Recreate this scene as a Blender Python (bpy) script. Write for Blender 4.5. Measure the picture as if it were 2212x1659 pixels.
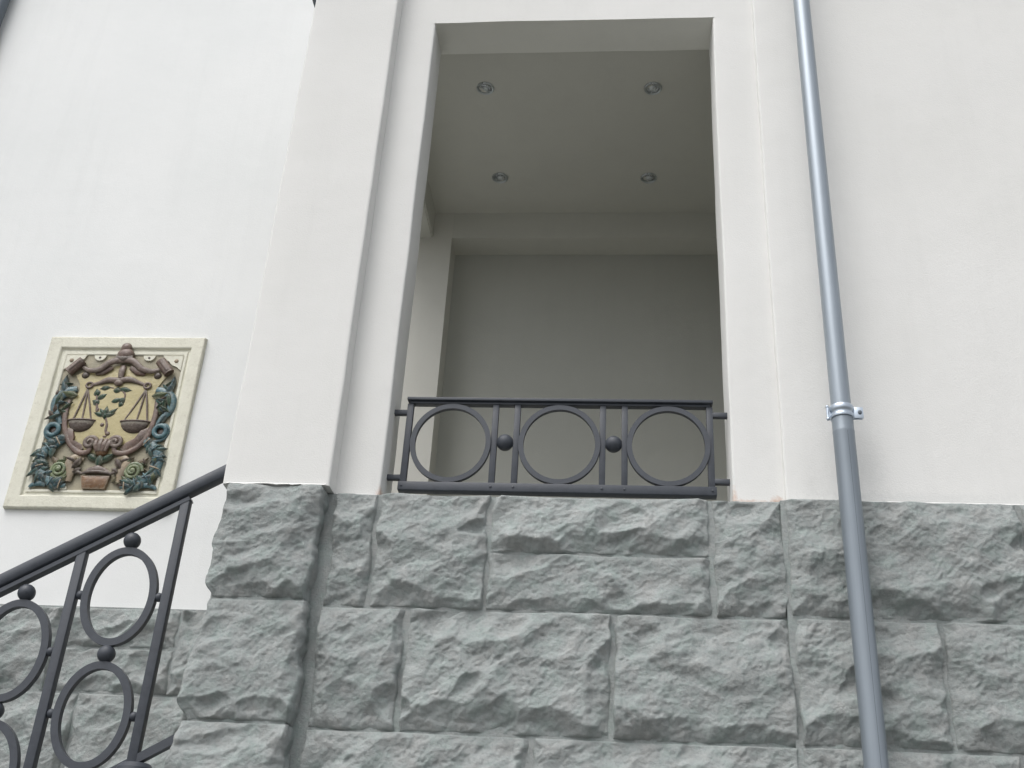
import bpy, bmesh, math, random
import numpy as np
from mathutils import Vector, Matrix, noise

C = bpy.context.scene.collection
SC = bpy.context.scene
for o in list(bpy.data.objects):
    bpy.data.objects.remove(o)

# ------------------------------------------------------------------ camera, sky, sun, exposure
# world origin is the photographer's eye; the pavement lies GROUND metres lower
GROUND = -1.55
cam_d = bpy.data.cameras.new('camera'); cam = bpy.data.objects.new('camera', cam_d); C.objects.link(cam)
cam_d.sensor_width = 36.0; cam_d.sensor_fit = 'HORIZONTAL'
cam_d.lens = 36.0 * 2409.3 / 2212.0
cam_d.clip_start = 0.05; cam_d.clip_end = 500
RGT = Vector((0.99556, 0.07725, 0.05376)); DWN = Vector((0.010186, 0.479399, -0.877538)); FWD = Vector((-0.093566, 0.87419, 0.476484))
m = Matrix((RGT, -DWN, -FWD)).transposed().to_4x4()
cam.matrix_world = m
SC.camera = cam

SUN_DIR = Vector((-0.42, -0.66, 1.25)).normalized()       # towards the sun
w = bpy.data.worlds.new('World'); SC.world = w; w.use_nodes = True
nt = w.node_tree; nt.nodes.clear()
out = nt.nodes.new('ShaderNodeOutputWorld'); bg = nt.nodes.new('ShaderNodeBackground')
sky = nt.nodes.new('ShaderNodeTexSky'); sky.sky_type = 'NISHITA'; sky.sun_disc = False
sky.sun_elevation = math.asin(SUN_DIR.z); sky.sun_rotation = math.atan2(SUN_DIR.x, SUN_DIR.y)
sky.dust_density = 4.0; sky.air_density = 1.0; sky.ozone_density = 1.0
hs = nt.nodes.new('ShaderNodeHueSaturation'); hs.inputs['Saturation'].default_value = 0.22
nt.links.new(sky.outputs[0], hs.inputs['Color']); nt.links.new(hs.outputs[0], bg.inputs[0]); nt.links.new(bg.outputs[0], out.inputs[0])
bg.inputs[1].default_value = 0.14
sd = bpy.data.lights.new('sun', 'SUN'); sun = bpy.data.objects.new('sun', sd); C.objects.link(sun)
sd.energy = 0.85; sd.angle = math.radians(50); sd.color = (1.0, 0.985, 0.965)
sun.rotation_euler = (-SUN_DIR).to_track_quat('-Z', 'Y').to_euler()
SC.view_settings.view_transform = 'Standard'; SC.view_settings.look = 'None'
SC.view_settings.gamma = 1.0; SC.view_settings.use_curve_mapping = False
SC.view_settings.exposure = 0.50
SC.cycles.max_bounces = 10; SC.cycles.diffuse_bounces = 8

# ------------------------------------------------------------------ helpers
def tag(o, label=None, cat=None, group=None, kind=None):
    if label: o['label'] = label
    if cat: o['category'] = cat
    if group: o['group'] = group
    if kind: o['kind'] = kind
    return o

def link(o, parent=None):
    C.objects.link(o)
    if parent is not None:
        o.parent = parent
        o.matrix_parent_inverse = Matrix.Identity(4)
    return o

def obj(name, bm, mat, parent=None, smooth=False, loc=None):
    me = bpy.data.meshes.new(name)
    bm.normal_update(); bm.to_mesh(me); bm.free()
    if mat: me.materials.append(mat)
    if smooth: me.polygons.foreach_set('use_smooth', [True] * len(me.polygons))
    o = bpy.data.objects.new(name, me)
    link(o, parent)
    if loc is not None: o.location = loc
    return o

def empty(name, loc=(0, 0, 0)):
    o = bpy.data.objects.new(name, None); o.empty_display_size = 0.2; link(o); o.location = loc
    return o

def smooth_by_angle(o, deg=35):
    me = o.data
    me.polygons.foreach_set('use_smooth', [True] * len(me.polygons))
    bm = bmesh.new(); bm.from_mesh(me)
    lim = math.radians(deg)
    for e in bm.edges:
        e.smooth = not (len(e.link_faces) == 2 and e.calc_face_angle(0) > lim)
    bm.to_mesh(me); bm.free()
    return o

def add_box(bm, x0, x1, y0, y1, z0, z1, bevel=0.0, seg=2):
    r = bmesh.ops.create_cube(bm, size=1.0)
    for v in r['verts']:
        v.co = Vector((x0 + (v.co.x + .5) * (x1 - x0), y0 + (v.co.y + .5) * (y1 - y0), z0 + (v.co.z + .5) * (z1 - z0)))
    if bevel > 0:
        es = {e for v in r['verts'] for e in v.link_edges}
        bmesh.ops.bevel(bm, geom=list(es), offset=bevel, segments=seg, affect='EDGES', profile=0.5)
    return r['verts']

def box(name, mat, parent, *a, bevel=0.0, smooth=True):
    bm = bmesh.new(); add_box(bm, *a, bevel=bevel)
    o = obj(name, bm, mat, parent)
    if smooth: smooth_by_angle(o)
    return o

def add_tube(bm, pts, rad, seg=10, flat=1.0, closed=False, caps=True):
    """tube along pts; rad a number or a list; flat squashes it along Y"""
    pts = [Vector(p) for p in pts]; n = len(pts)
    if not isinstance(rad, (list, tuple)): rad = [rad] * n
    rings = []
    up = Vector((0, 1, 0))
    for i, p in enumerate(pts):
        if closed: t = pts[(i + 1) % n] - pts[i - 1]
        else: t = pts[min(i + 1, n - 1)] - pts[max(i - 1, 0)]
        t.normalize()
        u = up if abs(t.dot(up)) < .9 else Vector((1, 0, 0))
        a = t.cross(u).normalized(); b = a.cross(t).normalized()
        rings.append([bm.verts.new(p + (a * math.cos(2 * math.pi * k / seg) + b * math.sin(2 * math.pi * k / seg) * flat) * rad[i]) for k in range(seg)])
    m_ = n if closed else n - 1
    for i in range(m_):
        A, B = rings[i], rings[(i + 1) % n]
        for k in range(seg):
            bm.faces.new((A[k], A[(k + 1) % seg], B[(k + 1) % seg], B[k]))
    if not closed and caps:
        bm.faces.new(rings[0]); bm.faces.new(list(reversed(rings[-1])))

def add_ball(bm, c, r, sc=(1, 1, 1), rot=0.0, u=20, v=14):
    M_ = Matrix.Translation(c) @ Matrix.Rotation(rot, 4, 'Y') @ Matrix.Diagonal((sc[0], sc[1], sc[2], 1))
    bmesh.ops.create_uvsphere(bm, u_segments=u, v_segments=v, radius=r, matrix=M_)

def add_band(bm, path, outward, w_, t, y0, closed=True):
    """rectangular bar bent along a path in the XZ plane: width t in plane, from y0 back w_"""
    n = len(path); L = []
    for i in range(n):
        p = Vector((path[i][0], 0, path[i][1])); q = Vector((outward[i][0], 0, outward[i][1]))
        L.append([bm.verts.new(p + Vector((0, y0, 0))), bm.verts.new(p + Vector((0, y0 + w_, 0))),
                  bm.verts.new(p - q * t + Vector((0, y0 + w_, 0))), bm.verts.new(p - q * t + Vector((0, y0, 0)))])
    for i in range(n):
        A, B = L[i], L[(i + 1) % n]
        for k in range(4):
            bm.faces.new((A[k], B[k], B[(k + 1) % 4], A[(k + 1) % 4]))

def spline(pts, k=6):
    pts = [Vector(p) for p in pts]; o_ = []
    P = [pts[0]] + pts + [pts[-1]]
    for i in range(1, len(P) - 2):
        for j in range(k):
            t = j / k
            a, b, c, d = P[i - 1], P[i], P[i + 1], P[i + 2]
            o_.append(0.5 * ((2 * b) + (c - a) * t + (2 * a - 5 * b + 4 * c - d) * t * t + (3 * b - a - 3 * c + d) * t ** 3))
    o_.append(pts[-1])
    return o_

# ---- vectorised gradient noise
_rs = np.random.RandomState(11)
_perm = np.tile(_rs.permutation(512), 3)
_ang = _rs.rand(512) * 2 * np.pi
_gx, _gy = np.cos(_ang), np.sin(_ang)
def pn(x, y):
    xi = np.floor(x).astype(int); yi = np.floor(y).astype(int); fx = x - xi; fy = y - yi
    u = fx ** 3 * (fx * (fx * 6 - 15) + 10); v = fy ** 3 * (fy * (fy * 6 - 15) + 10)
    def g(ix, iy, dx, dy):
        h = _perm[(_perm[ix & 511] + iy) & 511]
        return _gx[h] * dx + _gy[h] * dy
    a = g(xi, yi, fx, fy); b = g(xi + 1, yi, fx - 1, fy); c = g(xi, yi + 1, fx, fy - 1); d = g(xi + 1, yi + 1, fx - 1, fy - 1)
    return (a + (b - a) * u) * (1 - v) + (c + (d - c) * u) * v
def fbm(x, y, o_=4, r=0.5):
    s = 0; a = 1
    for i in range(o_):
        s = s + a * pn(x * 2 ** i + 17.3 * i, y * 2 ** i + 5.1 * i); a *= r
    return s
def sstep(a, b, x):
    t = np.clip((x - a) / (b - a), 0, 1); return t * t * (3 - 2 * t)

# ------------------------------------------------------------------ materials
def new_mat(name, rough=0.6, metal=0.0, spec=0.5):
    m_ = bpy.data.materials.new(name); m_.use_nodes = True
    t = m_.node_tree; b = t.nodes['Principled BSDF']
    b.inputs['Roughness'].default_value = rough; b.inputs['Metallic'].default_value = metal
    b.inputs['Specular IOR Level'].default_value = spec
    return m_, t, b
def nnode(t, ty, **k):
    n = t.nodes.new(ty)
    for a, v in k.items():
        if a in n.inputs: n.inputs[a].default_value = v
        else: setattr(n, a, v)
    return n
def tnoise(t, scale, detail=4, rough=.55, vec=None):
    n = nnode(t, 'ShaderNodeTexNoise'); n.inputs['Scale'].default_value = scale
    n.inputs['Detail'].default_value = detail; n.inputs['Roughness'].default_value = rough
    if vec is not None: t.links.new(vec, n.inputs['Vector'])
    return n
def ramp(t, fac, stops):
    r = nnode(t, 'ShaderNodeValToRGB'); e = r.color_ramp.elements
    while len(e) < len(stops): e.new(0.5)
    for i, (p, c) in enumerate(stops): e[i].position = p; e[i].color = (*c, 1) if len(c) == 3 else c
    t.links.new(fac, r.inputs[0]); return r
def mixc(t, fac, a, b, mode='MIX'):
    n = nnode(t, 'ShaderNodeMix', data_type='RGBA', blend_type=mode)
    for s, v in (('Factor', fac), ('A', a), ('B', b)):
        i = [q for q in n.inputs if q.name == s and (q.type == ('VALUE' if s == 'Factor' else 'RGBA'))][0]
        if hasattr(v, 'is_linked') or isinstance(v, bpy.types.NodeSocket): t.links.new(v, i)
        else: i.default_value = v if s == 'Factor' else (*v, 1)
    return [q for q in n.outputs if q.type == 'RGBA'][0]
def bump(t, b, h, strength, dist, prev=None):
    n = nnode(t, 'ShaderNodeBump'); n.inputs['Strength'].default_value = strength; n.inputs['Distance'].default_value = dist
    t.links.new(h, n.inputs['Height'])
    if prev is not None: t.links.new(prev.outputs[0], n.inputs['Normal'])
    t.links.new(n.outputs[0], b.inputs['Normal']); return n
def objco(t):
    return nnode(t, 'ShaderNodeTexCoord').outputs['Object']

def stucco_mat(name, c0, c1, stains=()):
    m_, t, b = new_mat(name, 0.85, 0, 0.25)
    co = objco(t)
    n1 = tnoise(t, 1.1, 5, .6, co); col = ramp(t, n1.outputs[0], [(.3, c0), (.7, c1)]).outputs[0]
    mp = nnode(t, 'ShaderNodeMapping'); mp.inputs['Scale'].default_value = (9, 9, .7); t.links.new(co, mp.inputs[0])
    n2 = tnoise(t, 1.0, 4, .6, mp.outputs[0])
    dirt = ramp(t, n2.outputs[0], [(.52, (0, 0, 0)), (.8, (.16, .16, .16))]).outputs[0]
    col = mixc(t, dirt, col, tuple(c * .82 for c in c0))
    nf = tnoise(t, 300, 3, .6, co)
    grain = ramp(t, nf.outputs[0], [(.3, (0, 0, 0)), (.7, (.10, .10, .10))]).outputs[0]
    col = mixc(t, grain, col, tuple(c * .8 for c in c0))
    geo = nnode(t, 'ShaderNodeNewGeometry').outputs['Position']
    for (p, r, cc, k) in stains:                      # rust seeps with a shape of their own
        sub = nnode(t, 'ShaderNodeVectorMath', operation='SUBTRACT'); t.links.new(geo, sub.inputs[0]); sub.inputs[1].default_value = p
        div = nnode(t, 'ShaderNodeVectorMath', operation='DIVIDE'); t.links.new(sub.outputs[0], div.inputs[0]); div.inputs[1].default_value = r
        ln = nnode(t, 'ShaderNodeVectorMath', operation='LENGTH'); t.links.new(div.outputs[0], ln.inputs[0])
        nn = tnoise(t, 55, 4, .7, co)
        ad = nnode(t, 'ShaderNodeMath', operation='MULTIPLY_ADD'); t.links.new(nn.outputs[0], ad.inputs[0]); ad.inputs[1].default_value = 2.2; t.links.new(ln.outputs['Value'], ad.inputs[2])
        f = ramp(t, ad.outputs[0], [(0.0, (k, k, k)), (1.0, (0, 0, 0))])
        f.color_ramp.elements[0].position = 0.55
        dv = nnode(t, 'ShaderNodeMath', operation='DIVIDE'); t.links.new(ad.outputs[0], dv.inputs[0]); dv.inputs[1].default_value = 2.3
        t.links.new(dv.outputs[0], f.inputs[0])
        col = mixc(t, f.outputs[0], col, cc)
    t.links.new(col, b.inputs['Base Color'])
    a1 = tnoise(t, 7, 3, .5, co); p = bump(t, b, a1.outputs[0], .13, .02)
    a2 = tnoise(t, 150, 4, .65, co); bump(t, b, a2.outputs[0], .42, .0035, p)
    return m_

RUST = (.50, .27, .16)
STUC = stucco_mat('white_stucco', (.70, .70, .68), (.735, .735, .72),
                  stains=[((-.99, 4.29, 1.815), (.022, .08, .035), RUST, .6), ((.54, 4.29, 1.80), (.09, .06, .016), RUST, .55), ((.655, 4.28, 1.81), (.03, .06, .022), RUST, .6),
                          ((.485, 4.29, 1.82), (.012, .08, .05), RUST, .5),
                          ((1.035, 4.27, 1.98), (.07, .12, .16), (.52, .53, .52), .28), ((1.25, 4.27, 1.82), (.5, .1, .03), (.50, .51, .50), .3), ((.80, 4.27, 1.86), (.05, .1, .10), (.55, .55, .54), .25), ((-.6, 4.2, 1.0), (.02, .02, .02), (.5, .5, .5), .1)])
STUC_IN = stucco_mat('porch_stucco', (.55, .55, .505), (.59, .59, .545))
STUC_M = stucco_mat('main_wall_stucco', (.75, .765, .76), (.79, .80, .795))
STUC_PIER_LIT = stucco_mat('lit_pier_stucco', (.585, .58, .535), (.62, .615, .57))  # porch stucco lightened; light from the side opening is painted into the pier
STUC_SOF_LIT = stucco_mat('lit_soffit_stucco', (.70, .70, .655), (.74, .74, .695))  # lighter than the ceiling: daylight near the outer edge put into the colour
STUC_REC_SHADE = stucco_mat('shaded_recess_stucco', (.425, .43, .395), (.46, .465, .43))  # porch stucco darkened: shade of the recess is painted into its colour
STUC_R = stucco_mat('right_stucco', (.62, .63, .61), (.66, .67, .65))

def stone_mat(name, tint=1.0):
    m_, t, b = new_mat(name, 0.9, 0, 0.2)
    co = objco(t)
    oi = nnode(t, 'ShaderNodeObjectInfo')
    n1 = tnoise(t, 5, 6, .65, co)
    col = ramp(t, n1.outputs[0], [(.25, (.292 * tint, .316 * tint, .312 * tint)), (.5, (.348 * tint, .372 * tint, .368 * tint)), (.78, (.405 * tint, .428 * tint, .424 * tint))]).outputs[0]
    n2 = tnoise(t, 60, 5, .7, co)
    g = ramp(t, n2.outputs[0], [(.42, (0, 0, 0)), (.72, (.45, .45, .45))]).outputs[0]
    col = mixc(t, g, col, (.24 * tint, .27 * tint, .27 * tint))
    n3 = tnoise(t, 24, 5, .75, co)
    g = ramp(t, n3.outputs[0], [(.54, (0, 0, 0)), (.72, (.6, .6, .6))]).outputs[0]
    col = mixc(t, g, col, (.47 * tint, .49 * tint, .485 * tint))
    n4 = tnoise(t, 13, 4, .6, co)
    hue = ramp(t, n4.outputs[0], [(.35, (.965, 1.02, 1.0)), (.5, (1, 1, 1)), (.68, (1.03, .995, .99))]).outputs[0]
    col = mixc(t, 1.0, col, hue, 'MULTIPLY')
    v = nnode(t, 'ShaderNodeMath', operation='MULTIPLY_ADD'); t.links.new(oi.outputs['Random'], v.inputs[0]); v.inputs[1].default_value = .12; v.inputs[2].default_value = .94
    col = mixc(t, 1.0, col, v.outputs[0], 'MULTIPLY')
    col = mixc(t, 1.0, col, (1.0, 1.0, .995), 'MULTIPLY')
    t.links.new(col, b.inputs['Base Color'])
    mp = nnode(t, 'ShaderNodeMapping'); mp.inputs['Rotation'].default_value = (0, math.radians(-32), 0); mp.inputs['Scale'].default_value = (.8, 1, 1.1); t.links.new(co, mp.inputs[0])
    a1 = tnoise(t, 34, 7, .68, mp.outputs[0]); p = bump(t, b, a1.outputs[0], .42, .015)
    a2 = tnoise(t, 105, 6, .75, co); bump(t, b, a2.outputs[0], .95, .007, p)
    return m_
STONE = stone_mat('painted_rock_stone')
MORTAR = stone_mat('painted_mortar', 1.0)

def iron_mat():
    m_, t, b = new_mat('dark_iron_paint', .5, 0.0, .5)
    co = objco(t)
    n1 = tnoise(t, 30, 5, .6, co)
    col = ramp(t, n1.outputs[0], [(.3, (.036, .042, .054)), (.7, (.054, .062, .076))]).outputs[0]
    t.links.new(col, b.inputs['Base Color'])
    r = ramp(t, n1.outputs[0], [(.3, (.42, .42, .42)), (.7, (.6, .6, .6))]); t.links.new(r.outputs[0], b.inputs['Roughness'])
    a = tnoise(t, 180, 3, .6, co); bump(t, b, a.outputs[0], .25, .002)
    return m_
IRON = iron_mat()

def zinc_mat(name, c, rough, metal):
    m_, t, b = new_mat(name, rough, metal, .5)
    co = objco(t)
    mp = nnode(t, 'ShaderNodeMapping'); mp.inputs['Scale'].default_value = (30, 30, 2.5); t.links.new(co, mp.inputs[0])
    n1 = tnoise(t, 1, 5, .6, mp.outputs[0])
    col = ramp(t, n1.outputs[0], [(.3, tuple(x * .9 for x in c)), (.7, tuple(min(1, x * 1.08) for x in c))]).outputs[0]
    t.links.new(col, b.inputs['Base Color'])
    r = ramp(t, n1.outputs[0], [(.3, (rough - .06,) * 3), (.7, (rough + .08,) * 3)]); t.links.new(r.outputs[0], b.inputs['Roughness'])
    a = tnoise(t, 6, 3, .5, co); bump(t, b, a.outputs[0], .08, .01)
    return m_
ZINC = zinc_mat('zinc_downpipe', (.24, .275, .31), .42, .35)
ZINC_UP = zinc_mat('upper_zinc_pipe', (.30, .34, .38), .38, .42)  # paler, slightly glossier zinc on the upper length
STEEL = zinc_mat('bright_galvanised_clamp', (.50, .56, .63), .36, .85)
DARKZ = zinc_mat('dark_zinc', (.10, .12, .14), .5, .3)

def glaze(name, c, c2=None, rough=.32, var=14, grime=.32):
    m_, t, b = new_mat(name, rough, 0, .5)
    co = objco(t); c2 = c2 or tuple(x * .6 for x in c)
    n1 = tnoise(t, var, 5, .65, co)
    col = ramp(t, n1.outputs[0], [(.32, c2), (.62, c)]).outputs[0]
    geo = nnode(t, 'ShaderNodeNewGeometry')
    wear = tnoise(t, 45, 6, .75, co)
    sm = nnode(t, 'ShaderNodeMath', operation='MULTIPLY_ADD'); t.links.new(geo.outputs['Pointiness'], sm.inputs[0]); sm.inputs[1].default_value = 2.2; sm.inputs[2].default_value = -1.1
    s2 = nnode(t, 'ShaderNodeMath', operation='ADD'); t.links.new(sm.outputs[0], s2.inputs[0]); t.links.new(wear.outputs[0], s2.inputs[1])
    wf = ramp(t, s2.outputs[0], [(.58, (0, 0, 0)), (.78, (.40, .40, .40))]).outputs[0]
    col = mixc(t, wf, col, (.36, .33, .26))
    gr = ramp(t, tnoise(t, 9, 6, .7, co).outputs[0], [(.48, (0, 0, 0)), (.75, (grime,) * 3)]).outputs[0]
    col = mixc(t, gr, col, (.13, .12, .10))
    t.links.new(col, b.inputs['Base Color'])
    a = tnoise(t, 60, 4, .6, co); bump(t, b, a.outputs[0], .5, .006)
    return m_
G_FRAME = glaze('cream_ceramic', (.70, .69, .59), (.64, .63, .53), .65, 10, .07)
G_PANEL = glaze('ochre_background', (.34, .30, .19), (.24, .22, .14), .5)
G_YEL = glaze('pale_yellow_glaze', (.49, .42, .215), (.40, .345, .175), .3, 9, .18)
G_BRN = glaze('brown_glaze', (.150, .092, .070), (.080, .052, .042), .4)
G_MAU = glaze('mauve_glaze', (.150, .105, .085), (.085, .060, .048), .4)
G_TEAL = glaze('teal_glaze', (.075, .165, .185), (.022, .060, .078), .3, 34)
G_TEAL2 = glaze('sea_green_glaze', (.12, .23, .21), (.04, .10, .105), .3, 30)
G_GRN = glaze('green_glaze', (.06, .13, .075), (.03, .07, .05), .22, 25)
G_LGRN = glaze('leaf_green_glaze', (.16, .20, .09), (.07, .11, .05), .3, 25)
G_DRK = glaze('dark_brown_glaze', (.085, .06, .045), (.05, .035, .03), .3)
G_ORG = glaze('orange_brown_glaze', (.19, .095, .035), (.11, .055, .025), .3)
G_TAN = glaze('tan_glaze', (.33, .26, .17), (.22, .17, .12), .35)

def simple(name, c, rough=.6, metal=0, c2=None, sc=8):
    m_, t, b = new_mat(name, rough, metal)
    n1 = tnoise(t, sc, 4, .6, objco(t)); t.links.new(ramp(t, n1.outputs[0], [(.3, c2 or tuple(x * .85 for x in c)), (.7, c)]).outputs[0], b.inputs['Base Color'])
    return m_
PAVE = simple('grey_paving', (.16, .16, .15), .85, 0, (.12, .12, .115), 2)
FLOOR = simple('pale_floor_tiles', (.56, .54, .48), .7, 0, (.50, .48, .43), 3)
STEP = simple('granite_step', (.30, .30, .29), .8, 0, (.22, .22, .215), 20)
LAMP_RIM = zinc_mat('brushed_lamp_rim', (.50, .53, .54), .3, .85)
LAMP_IN = zinc_mat('lamp_reflector', (.42, .45, .46), .25, .7)
GLASS = new_mat('frosted_bulb_glass', .15, 0, .6)[0]
GLASS.node_tree.nodes['Principled BSDF'].inputs['Base Color'].default_value = (.62, .65, .66, 1)

# ------------------------------------------------------------------ ground
bm = bmesh.new(); bmesh.ops.create_grid(bm, x_segments=40, y_segments=40, size=150)
g = obj('pavement', bm, PAVE, None, loc=(0, 0, GROUND)); tag(g, kind='structure', label='grey paving in front of the villa')

# ------------------------------------------------------------------ building
SILL = 1.80
villa = empty('villa', (0, 4.3, GROUND))
tag(villa, 'white stucco villa with an open porch above a grey rock-faced stone base', 'building')
VO = villa.location.copy()
def V(name, bm, mat, smooth=False):
    o = obj(name, bm, mat, villa); o.location = -VO
    if smooth: smooth_by_angle(o, 40)
    return o
def wavy(bm, sx, sz, amp=.003, sc=3.0):
    xs = [v.co.x for v in bm.verts]; zs = [v.co.z for v in bm.verts]
    for ax, lo, hi, st in ((Vector((1, 0, 0)), min(xs), max(xs), sx), (Vector((0, 0, 1)), min(zs), max(zs), sz)):
        p = lo + st
        while p < hi - 1e-4:
            bmesh.ops.bisect_plane(bm, geom=bm.verts[:] + bm.edges[:] + bm.faces[:], plane_co=ax * p, plane_no=ax, dist=1e-5)
            p += st
    for v in bm.verts:
        q = v.co * sc
        v.co += Vector((noise.noise(q), noise.noise(q + Vector((31, 7, 3))), noise.noise(q + Vector((5, 77, 9))))) * amp \
            + Vector((noise.noise(q * 4), noise.noise(q * 4 + Vector((31, 7, 3))), 0)) * amp * .45

def rounded_profile(pts, r):
    """cut every convex/concave corner of a plan polygon with r-radius arcs; pts = (x, y, round?)"""
    n = len(pts); out_ = []
    for i in range(n):
        p = Vector(pts[i][:2]); a = Vector(pts[i - 1][:2]); b = Vector(pts[(i + 1) % n][:2])
        if not pts[i][2]: out_.append(p); continue
        da = (a - p).normalized(); db = (b - p).normalized(); s = p + da * r; e = p + db * r
        for k in range(4):
            t = k / 3; out_.append((1 - t) ** 2 * s + 2 * t * (1 - t) * p + t * t * e)
    return out_
def extrude_plan(bm, plan, z0, z1, cap0=True, cap1=True):
    a = [bm.verts.new((p.x, p.y, z0)) for p in plan]; b = [bm.verts.new((p.x, p.y, z1)) for p in plan]
    n = len(plan)
    for i in range(n): bm.faces.new((a[i], a[(i + 1) % n], b[(i + 1) % n], b[i]))
    if cap0: bm.faces.new(list(reversed(a)))
    if cap1: bm.faces.new(b)

PX0, PX1 = -1.645, -1.187        # projecting pilaster
OX0, OX1 = -.993, .482           # opening
RX0 = .690                       # right wall starts
YP, YF, YR, YB = 4.20, 4.30, 4.272, 4.53
TOP = 4.56
# front wall: left pier, right pier, lintel, made as one shell
bm = bmesh.new()
R_ = .012
left = rounded_profile([(PX0, YP, 1), (PX1, YP, 1), (PX1, YF, 0), (OX0, YF, 1), (OX0, YB, 1), (PX0, YB, 1)], R_)
right = rounded_profile([(OX1, YF, 1), (RX0, YF, 0), (RX0, YR, 1), (4.2, YR, 1), (4.2, YB, 0), (OX1, YB, 1)], R_)
extrude_plan(bm, left, SILL, TOP, cap1=False)
extrude_plan(bm, right, SILL, TOP, cap1=False)
lint = rounded_profile([(PX0, YP, 1), (PX1, YP, 1), (PX1, YF, 0), (RX0, YF, 0), (RX0, YR, 1), (4.2, YR, 1), (4.2, YB, 0), (PX0, YB, 1)], R_)
extrude_plan(bm, lint, TOP, 6.6, cap0=False)
# lintel underside
vs = [bm.verts.new(p) for p in ((OX0, YF, TOP), (OX0, YB, TOP), (OX1, YB, TOP), (OX1, YF, TOP))]
bm.faces.new(vs).material_index = 1
bmesh.ops.recalc_face_normals(bm, faces=bm.faces[:])
wavy(bm, .11, .10, .0035, 2.2)
front = V('porch_front_wall', bm, STUC, True); front.data.materials.append(STUC_SOF_LIT)

# main wall behind (left of the porch, and the back of the porch with its door recess)
YM = 6.03; DX0, DX1, DZ = -1.11, 1.05, 4.395; YD = 6.225
bm = bmesh.new()
add_box(bm, -7.5, PX0 - .0, YM, YM + .35, SILL, 9.0)
wavy(bm, .4, .4, .003, 1.6)
V('main_wall', bm, STUC_M)
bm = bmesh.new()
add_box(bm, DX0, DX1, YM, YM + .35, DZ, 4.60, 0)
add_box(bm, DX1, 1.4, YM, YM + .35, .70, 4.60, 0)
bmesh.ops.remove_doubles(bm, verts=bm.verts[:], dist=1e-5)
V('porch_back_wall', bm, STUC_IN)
bm = bmesh.new(); add_box(bm, PX0, DX0, YM, YM + .35, .70, 4.60); V('porch_pier', bm, STUC_PIER_LIT)
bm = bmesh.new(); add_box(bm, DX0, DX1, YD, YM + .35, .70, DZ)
V('recess_wall', bm, STUC_REC_SHADE)
bm = bmesh.new(); add_box(bm, PX0, 1.4, YM, YM + .35, 4.60, 9.0); V('upper_wall', bm, STUC)
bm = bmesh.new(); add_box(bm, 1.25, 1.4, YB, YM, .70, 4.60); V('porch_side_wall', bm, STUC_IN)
# left beam over the side opening, ceiling slab, floor
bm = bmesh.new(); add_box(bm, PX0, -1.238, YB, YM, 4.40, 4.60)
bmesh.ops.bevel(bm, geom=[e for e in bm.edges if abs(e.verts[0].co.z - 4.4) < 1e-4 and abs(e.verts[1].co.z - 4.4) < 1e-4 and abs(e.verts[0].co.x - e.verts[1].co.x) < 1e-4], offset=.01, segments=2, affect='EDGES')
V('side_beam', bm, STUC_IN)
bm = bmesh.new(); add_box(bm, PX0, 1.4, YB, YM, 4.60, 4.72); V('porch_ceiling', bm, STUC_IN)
bm = bmesh.new(); add_box(bm, PX0, 1.4, YB, YM, 4.72, 6.6); V('upper_storey', bm, STUC)
bm = bmesh.new(); add_box(bm, PX0 + .02, 1.4, YB, YD, .50, .70); V('porch_floor', bm, FLOOR)
# projecting dark eave over the porch
bm = bmesh.new(); add_box(bm, -1.90, -1.645, 3.9, YM, 5.30, 5.36, .006); V('eave', bm, DARKZ)
# right wall continues beyond frame: back body
bm = bmesh.new(); add_box(bm, 1.4, 4.2, YB, YM + .35, GROUND, 6.6); V('side_body', bm, STUC_R)

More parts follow.
